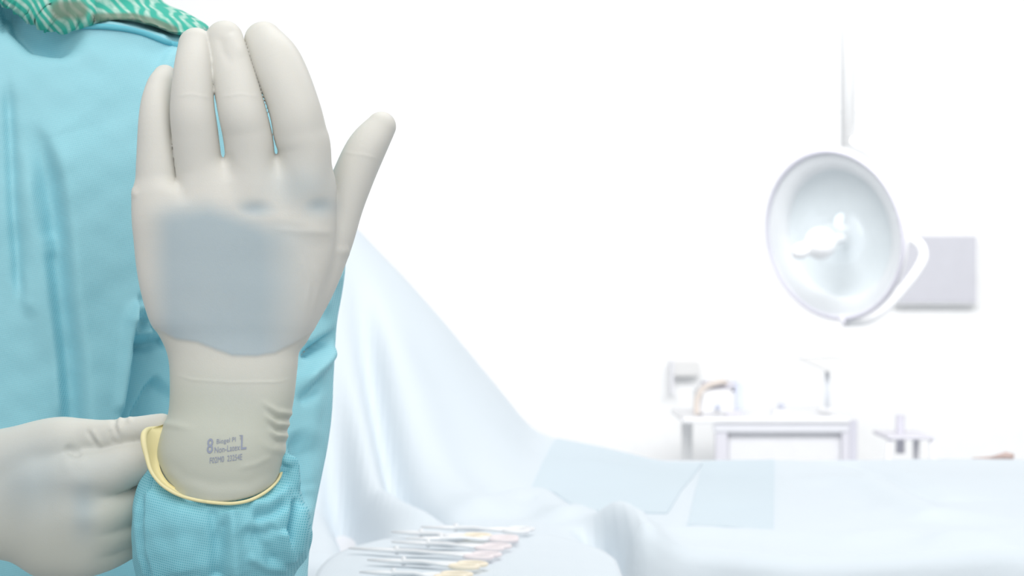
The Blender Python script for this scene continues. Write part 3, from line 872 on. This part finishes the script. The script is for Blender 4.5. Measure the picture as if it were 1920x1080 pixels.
# body under the clothes: one continuous figure
f = Field((-640, -1080, 480), (640, 1500, 1440), 20)
g = f.loft([(-330, -40, 160, 1010, 110), (-60, -60, 190, 1010, 130), (20, -180, 290, 1010, 180), (120, -300, 400, 1010, 230), (250, -380, 460, 1010, 270), (450, -420, 490, 1010, 300), (800, -390, 470, 1010, 310), (1490, -390, 470, 1010, 310)], 2.2)
g = smax(g, -(f.V+300), 20)
g = smin(g, f.chain([(60, -850, 1010, 190), (60, -600, 970, 190)], 20, sub=2), 30)
g = smin(g, f.chain([(60, -560, 960, 150), (60, -350, 1000, 110), (60, 0, 1010, 110)], 20, sub=2), 60)
g = smin(g, f.chain([(300, 160, 1000, 70), (485, 260, 990, 70), (530, 500, 940, 72), (490, 820, 800, 78), (430, 1250, 520, 85), (415, 1120, 240, 75)], 20), 50)
g = smin(g, f.chain([(-180, 160, 1000, 70), (-400, 260, 990, 70), (-480, 820, 850, 78), (-500, 1080, 700, 85), (-300, 1010, 440, 60)], 20, sub=2), 50)
V, Q = nets(g, f.lo, f.h); V = relax(V, Q, 2)
quad_mesh('body', to_world(V), Q, M_skin, person)

# sleeve of the raised forearm
f = Field((180, 800, -160), (650, 1340, 420), 5)
g = f.loft([(800, 345, 505, 70, 50), (850, 300, 520, 75, 66), (880, 276, 538, 76, 76), (910, 258, 560, 76, 92), (940, 251, 572, 74, 114), (980, 247, 582, 74, 130), (1010, 247, 586, 84, 138),
            (1045, 249, 576, 95, 145), (1080, 255, 553, 110, 148), (1150, 270, 545, 160, 150), (1330, 290, 560, 280, 150)], 2.25)
g = smax(g, (808-f.V), 4)
g = smin(g, f.chain([(500, 875, 40, 26), (535, 866, 42, 17), (550, 872, 48, 12), (545, 905, 50, 20)], 6), 9)
V, Q = nets(g, f.lo, f.h); V = relax(V, Q, 1); V, Q = subdivide(V, Q); N = normals(V, Q)
U_, V_ = V[:, 0], V[:, 1]
fr = sstep(-N[:, 2], -.4, .2)
h = step(U_, V_, [(283, 870), (278, 930), (275, 980), (277, 1030), (290, 1080), (300, 1120)], 3, 60, 13, .1, .05)
h = h-ridge(U_, V_, [(291, 880), (283, 910), (280, 930)], 5, 16, .3, .3)
h = h+ridge(U_, V_, [(262, 930), (256, 980), (264, 1040), (275, 1090)], 6, 6, .2, .1)
h = h-ridge(U_, V_, [(268, 920), (263, 980), (268, 1040), (282, 1090)], 4, 6, .2, .1)
h = h-ridge(U_, V_, [(398, 950), (402, 1000), (400, 1090)], 10, 7, .1, .1)
h = h+ridge(U_, V_, [(432, 955), (436, 985), (440, 1060), (445, 1100)], 14, 13, .05, .2)
h = h-ridge(U_, V_, [(424, 965), (414, 1010), (410, 1090)], 11, 11, .2, .1)
h = h+ridge(U_, V_, [(340, 940), (338, 1000), (345, 1080)], 22, 6, .2, .1)
h = h-ridge(U_, V_, [(455, 985), (480, 1010), (500, 1030), (520, 1065)], 13, 9, .2, .2)
h = h+ridge(U_, V_, [(460, 950), (500, 945), (530, 925), (545, 900)], 12, 8, .2, .2)
h = h-ridge(U_, V_, [(470, 970), (510, 962), (540, 940)], 9, 8, .2, .2)
h = h-ridge(U_, V_, [(556, 930), (550, 965), (545, 1000), (541, 1030)], 5, 17, .15, .3)
h = h+ridge(U_, V_, [(568, 940), (566, 1000), (560, 1050)], 11, 9, .2, .2)
h = h+ridge(U_, V_, [(530, 990), (538, 1030), (548, 1060)], 12, 13, .2, .2)
h = h+ridge(U_, V_, [(460, 1040), (500, 1062), (545, 1068)], 10, 8, .2, .2)
h = h-ridge(U_, V_, [(512, 858), (535, 876), (548, 878)], 5, 9, .1, .3)
h = h-ridge(U_, V_, [(470, 1000), (500, 1000), (520, 985)], 10, 5, .2, .2)
h = h+wob(U_, V_, 31, 60, 1.1)+wob(U_, V_*.3, 33, 26, .45)
V = V+N*(h*fr)[:, None]
quad_mesh('sleeve', to_world(V), Q, M_sleeve, gown)

# raised glove
f = Field((225, 30, -80), (760, 960, 190), 2.3)
def vtop(U): return np.interp(U, [250, 290, 335, 380, 420, 470, 518, 570, 630], [345, 340, 346, 312, 301, 290, 297, 290, 320]).astype(np.float32)
palm = f.loft([(270, 262, 612, 64, 38), (310, 256, 622, 62, 44), (355, 248, 630, 58, 53), (400, 247, 630, 56, 60), (450, 250, 628, 58, 64), (500, 255, 620, 60, 66), (550, 265, 604, 62, 68),
               (600, 281, 588, 62, 68), (632, 300, 574, 62, 66), (660, 312, 561, 61, 67), (690, 317, 558, 59, 70), (740, 318, 552, 57, 77), (775, 315, 546, 55, 84), (800, 306, 541, 52, 89),
               (820, 300, 539, 50, 93), (850, 294, 534, 48, 97), (880, 297, 527, 46, 98), (910, 306, 520, 45, 97), (960, 318, 505, 45, 96)], 2.3)
palm = smax(palm, (vtop(f.U)-f.V)*.9, 22)
palm = smax(palm, (f.V-(942-(f.D+50)*.5-(f.U-430)*.06))*.89, 6)
ring = f.chain([(388, 420, 62, 44), (373, 310, 50, 44.5), (366, 255, 42, 44), (360.5, 200, 38, 42), (362, 130, 54, 36.5), (366, 84, 92, 32.5)], 6)
pinky = f.chain([(298, 420, 72, 42), (293, 330, 68, 39), (291, 215, 74, 30.5), (299, 168, 100, 27), (309, 144, 128, 22.5)], 6)
middle = f.chain([(476, 420, 58, 48), (469, 300, 44, 47), (463, 250, 38, 46), (451.5, 200, 34, 44.5), (431, 118, 68, 39), (420, 75, 92, 36)], 6)
index = f.chain([(572, 420, 58, 50), (571, 290, 46, 50), (563, 250, 40, 50), (551, 200, 36, 48.5), (522, 122, 64, 46.5), (494, 76, 102, 36)], 6)
thumb = f.chain([(545, 620, 75, 36), (588, 530, 92, 42), (618, 450, 106, 44), (648, 366, 118, 39.5), (684, 284, 122, 38), (715, 237, 132, 28)], 8)
fingers = np.minimum(np.minimum(ring, pinky), np.minimum(middle, index))
fingers = np.minimum(fingers, 1e9)
g = smin(palm, fingers, 16)
g = smin(g, thumb, 12)
V, Q = nets(g, f.lo, f.h); V = relax(V, Q, 3, .5)
N = normals(V, Q); U_, V_ = V[:, 0], V[:, 1]
fr = sstep(-N[:, 2], -.25, .3)
h = 0
LOW = [(296, 618), (330, 636), (370, 642), (402, 655), (436, 667), (480, 668), (516, 662), (552, 644), (585, 622)]
low_v = np.interp(U_, [p[0] for p in LOW], [p[1] for p in LOW])
h = h+2.2*(1-sstep(V_, low_v-5, low_v+5))*sstep(V_, 420, 640)
# knuckles and tendons
for (a, b, rr, am) in ((385, 372, 40, 2.5), (478, 350, 40, 3), (570, 352, 38, 3), (300, 395, 34, 2)):
    h = h+am*np.exp(-((U_-a)**2+(V_-b)**2)/rr**2)
h = h-4*np.exp(-((U_-478)/26)**2-((V_-392)/13)**2)-3.5*np.exp(-((U_-598)/24)**2-((V_-388)/16)**2)
h = h-ridge(U_, V_, [(333, 330), (345, 390)], 15, 4, .4, .5)-ridge(U_, V_, [(420, 280), (430, 345)], 13, 5, .4, .5)-ridge(U_, V_, [(518, 275), (521, 340)], 13, 5, .4, .5)
h = h+ridge(U_, V_, [(440, 380), (520, 408), (622, 436)], 12, .8, .3, .2)
h = h+ridge(U_, V_, [(500, 428), (560, 434), (628, 436)], 7, 1.0, .3, .1)
h = h+ridge(U_, V_, [(246, 352), (250, 362), (262, 366)], 7, 2, .05, .4)
h = h+ridge(U_, V_, [(655, 470), (640, 472), (628, 462)], 9, 2, .05, .4)
h = h+ridge(U_, V_, [(428, 60), (440, 85), (455, 112)], 9, 3, .2, .4)
h = h-ridge(U_, V_, [(408, 62), (418, 95), (440, 130)], 9, 3, .2, .4)
# fine seam lines
h = h+ridge(U_, V_, [(318, 700), (360, 712), (430, 717), (520, 716), (556, 708)], 2.6, .8, .2, .2)
h = h+ridge(U_, V_, [(330, 180), (360, 176), (398, 184)], 3, .7, .2, .2)+ridge(U_, V_, [(412, 182), (450, 176), (492, 182)], 3, .8, .2, .2)
h = h+ridge(U_, V_, [(640, 285), (680, 290), (712, 298)], 3, .7, .2, .2)
# creases gathered at the right of the wrist
for a, b, c, wd, am in (((485, 748), (520, 772), (548, 776), 6, 4), ((490, 772), (520, 795), (545, 796), 5.5, 4.5), ((500, 800), (520, 816), (545, 818), 5, 4), ((480, 820), (510, 842), (540, 846), 8, 2.5)):
    h = h+ridge(U_, V_, [a, b, c], wd, am, .6, .01)
for a, b, c, wd, am in (((488, 758), (520, 784), (548, 787), 4.5, 3.2), ((495, 785), (520, 806), (545, 808), 4.5, 3.5), ((502, 812), (520, 828), (545, 831), 4.5, 3)):
    h = h-ridge(U_, V_, [a, b, c], wd, am, .6, .01)
h = h+ridge(U_, V_, [(300, 870), (340, 905), (400, 924), (470, 922), (520, 890)], 12, 1.3, .15, .15)-ridge(U_, V_, [(305, 862), (345, 892), (400, 908), (470, 905), (520, 875)], 12, 1.0, .15, .15)
h = h+ridge(U_, V_, [(303, 793), (330, 798), (372, 806)], 7, 2.5, .02, .6)
h = h+ridge(U_, V_, [(440, 880), (480, 870), (520, 850)], 6, 1.3, .3, .3)
h = h+ridge(U_, V_, [(560, 470), (580, 530), (570, 590)], 5, .8, .3, .3)+ridge(U_, V_, [(585, 480), (598, 530), (585, 590)], 5, .8, .3, .3)
h = h+wob(U_, V_, 41, 130, .9)
V = V+N*(h*fr)[:, None]
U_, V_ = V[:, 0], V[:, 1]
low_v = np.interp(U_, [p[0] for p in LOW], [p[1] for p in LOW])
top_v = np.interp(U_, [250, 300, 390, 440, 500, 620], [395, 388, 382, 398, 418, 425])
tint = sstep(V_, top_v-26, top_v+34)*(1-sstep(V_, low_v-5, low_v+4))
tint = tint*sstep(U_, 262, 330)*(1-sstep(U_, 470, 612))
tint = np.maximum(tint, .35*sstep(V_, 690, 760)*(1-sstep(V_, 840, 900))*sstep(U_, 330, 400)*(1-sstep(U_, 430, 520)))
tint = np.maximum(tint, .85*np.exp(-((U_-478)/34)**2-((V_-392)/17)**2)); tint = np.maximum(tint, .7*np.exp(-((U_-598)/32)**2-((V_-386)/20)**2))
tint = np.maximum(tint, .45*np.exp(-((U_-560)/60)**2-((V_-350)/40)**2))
GW = to_world(V)
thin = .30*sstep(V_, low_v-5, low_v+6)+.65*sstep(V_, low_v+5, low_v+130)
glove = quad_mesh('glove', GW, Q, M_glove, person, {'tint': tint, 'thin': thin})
glove['label'] = 'raised glove with printed cuff'
gbvh = BVHTree.FromPolygons([Vector(x) for x in GW], [tuple(int(k) for k in q) for q in Q])

# yellow rolled edge of the cuff: a cut through the cuff wall, pulled out at the left
rows = [(318, 800, 96), (292, 803, 70), (277, 806, 44), (270, 815, 22), (270, 832, 10), (275, 855, 2), (282, 880, -10), (294, 899, -22), (310, 914, -34), (335, 928, -46), (365, 937, -54), (400, 942.5, -58), (436, 944, -58), (468, 938, -54), (496, 924, -30), (515, 908, 0), (525, 893, 20), (528, 877, 44), (520, 862, 78), (480, 846, 120), (410, 838, 145), (350, 836, 130), (322, 815, 110)]
rr = spline(rows, 160)
for q in rr:
    if q[2] < 0 and 300 < q[0] < 508:          # front half: sit right on the cuff's lower edge
        x = abs((q[0]-413)/110)
        sd = 45-97*max(0, 1-x**2.3)**(1/2.3)
        q[2] = min(q[2], sd-2) if q[0] < 385 else sd-2
bm = bmesh.new()
rad = [.00088+.00075*math.exp(-((k-24)/14)**2)-.0002*math.exp(-((k-112)/10)**2) for k in range(len(rr))]
tube(bm, [P3(*q) for q in rr], rad, 10, caps=False, closed=False)
cr = bm_obj('cuff_rim', bm, M_rim, glove)
cr['label'] = 'pale yellow rolled edge'
# the inside of the glove shown where the edge is pulled aside
outer = spline([(306, 796, 66), (286, 803, 52), (272, 812, 24), (271, 832, 10), (276, 856, 2), (283, 881, -10), (296, 901, -22), (316, 917, -36), (345, 931, -50)], 40)
inner = spline([(322, 792, 66), (316, 800, 60), (306, 812, 54), (301, 832, 44), (297, 856, 30), (301, 880, 8), (313, 901, -8), (330, 915, -22), (350, 928, -36)], 40)
Vv = []; n = 8
for lay in (0, 5):
    for a, b in zip(outer, inner):
        for j in range(n+1):
            t = j/n; q = a*(1-t)+b*t
            Vv.append(P3(q[0], q[1], q[2]+lay+10*math.sin(math.pi*t)))
m_ = (len(outer))*(n+1); Fs = []
for i in range(len(outer)-1):
    for j in range(n):
        k = i*(n+1)+j
        Fs.append((k, k+1, k+n+2, k+n+1)); Fs.append((m_+k, m_+k+n+1, m_+k+n+2, m_+k+1))
    Fs.append((i*(n+1), (i+1)*(n+1), m_+(i+1)*(n+1), m_+i*(n+1)))
mesh_obj('cuff_lining', Vv, Fs, M_rim, glove)['label'] = 'pale yellow inside of the cuff'

# printing on the cuff
def print_text(body, u, v, height, width, ang=-7.0, bold=0.0):
    cu = bpy.data.curves.new('text', 'FONT'); cu.body = body; cu.size = 1.0; cu.resolution_u = 4; cu.offset = bold
    o = bpy.data.objects.new('text', cu); C.objects.link(o)
    dg = bpy.context.evaluated_depsgraph_get()
    me = bpy.data.meshes.new_from_object(o.evaluated_get(dg))
    C.objects.unlink(o); bpy.data.objects.remove(o)
    co = np.array([x.co[:] for x in me.vertices]); polys = [tuple(p.vertices) for p in me.polygons]
    x0, x1 = co[:, 0].min(), co[:, 0].max(); y0 = 0; y1 = .69
    bpy.data.meshes.remove(me)
    a = math.radians(ang); out = []
    for x, y, z in co:
        lx = (x-x0)/(x1-x0)*width; ly = (y-y0)/(y1-y0)*height
        uu = u+lx*math.cos(a)+ly*.04; vv = v+lx*math.sin(a)-ly
        p = onto(gbvh, uu, vv, .00025)
        out.append(tuple(p) if p is not None else P3(uu, vv, -40))
    return out, polys
AV, AF = [], []
for args in (('8', 387.5, 850, 27, 11.5, -7, .006), ('Biogel PI', 406, 832, 8.6, 36, -7, .0), ('T', 448.5, 824.5, 8.5, 4.5, -7), ('Non-Latex', 402, 849.5, 11.5, 48, -7, .0), ('L', 451.5, 843, 27, 10.5, -7, .006), ('F02M0', 393, 869, 11, 27, -7), ('23254E', 426, 865, 11, 28, -7)):
    v_, f_ = print_text(*args); k = len(AV); AV += v_; AF += [tuple(i+k for i in q) for q in f_]
mesh_obj('size_print', AV, AF, M_print, glove, smooth=False)['label'] = 'blue-grey printed size and maker lettering'

# the other gloved hand, pinching the cuff
f = Field((-330, 740, -20), (345, 1120, 380), 3.4)
back = f.chain([(-300, 950, 260, 86), (-120, 935, 225, 104), (20, 922, 185, 118), (95, 930, 160, 112), (130, 940, 150, 100)], 25, flat=.55)
back = smin(back, f.chain([(-200, 955, 250, 70), (0, 975, 195, 66), (90, 1012, 170, 62), (135, 1034, 160, 46)], 15, flat=.8), 30)
th = f.chain([(-20, 880, 185, 62), (60, 852, 165, 60), (112, 836, 150, 54), (152, 822, 138, 38), (198, 816, 122, 29), (250, 806, 108, 25), (304, 797, 92, 22)], 14)
ix = f.chain([(80, 905, 140, 56), (140, 893, 122, 50), (200, 886, 108, 44), (244, 872, 100, 40), (286, 862, 92, 36)], 8)
md = f.chain([(90, 965, 145, 54), (150, 962, 130, 48), (205, 960, 128, 43), (262, 938, 140, 36)], 8)
rg = f.chain([(90, 1010, 160, 48), (150, 1006, 146, 42), (205, 1001, 144, 38), (262, 984, 155, 31)], 8)
pk = f.chain([(90, 1040, 175, 40), (150, 1042, 162, 36), (200, 1038, 162, 31), (252, 1016, 172, 26)], 8)
fing = np.minimum(np.minimum(ix, md), np.minimum(rg, pk))
# the fingers part only past the knuckles
kf = smin(smin(ix, md, 30), smin(rg, pk, 30), 30)
wgt = np.clip((f.U-172)/46, 0, 1)
fing = kf*(1-wgt)+fing*wgt
g = smin(back, fing, 34)
g = smin(g, th, 9)
V, Q = nets(g, f.lo, f.h); V = relax(V, Q, 3, .5)
N = normals(V, Q); U_, V_ = V[:, 0], V[:, 1]; fr = sstep(-N[:, 2], -.3, .3)
h = ridge(U_, V_, [(168, 800), (182, 822), (196, 842)], 5, 3, .3, .3)-ridge(U_, V_, [(160, 800), (174, 824), (188, 844)], 5, 4, .3, .3)
h = h+ridge(U_, V_, [(226, 780), (222, 795), (232, 825)], 5, 4, .02, .5)-ridge(U_, V_, [(218, 780), (214, 798), (222, 825)], 5, 4, .02, .5)+ridge(U_, V_, [(245, 778), (240, 795)], 4, 3, .02, .5)
h = h-ridge(U_, V_, [(205, 800), (208, 820), (216, 838)], 5, 3, .3, .3)
h = h+ridge(U_, V_, [(130, 852), (124, 866), (122, 890)], 10, 1.6, .3, .5)+ridge(U_, V_, [(150, 848), (152, 866), (148, 885)], 10, 1.2, .3, .5)-ridge(U_, V_, [(140, 848), (138, 868)], 9, 1.2, .1, .5)
h = h-ridge(U_, V_, [(118, 838), (140, 848), (158, 850)], 8, 6, .3, .3)
h = h+3.5*np.exp(-((U_-150)/26)**2-((V_-905)/24)**2)+3*np.exp(-((U_-165)/24)**2-((V_-975)/20)**2)
h = h+wob(U_, V_, 51, 110, 1.0)
V = V+N*(h*fr)[:, None]; U_, V_ = V[:, 0], V[:, 1]
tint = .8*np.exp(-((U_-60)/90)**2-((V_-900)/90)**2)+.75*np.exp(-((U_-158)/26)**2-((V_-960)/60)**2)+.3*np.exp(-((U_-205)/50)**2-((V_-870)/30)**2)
g2 = quad_mesh('glove', to_world(V), Q, M_glove, person, {'tint': np.clip(tint, 0, .9), 'thin': np.clip(.25+.45*sstep(V_, 860, 1050)+.3*sstep(U_, 150, 240)*sstep(V_, 840, 920), 0, .9)*(1-.6*np.clip(tint, 0, 1))})  # here thin paints shading into the lower hand and fingers
g2['label'] = 'second glove pinching the yellow cuff edge'
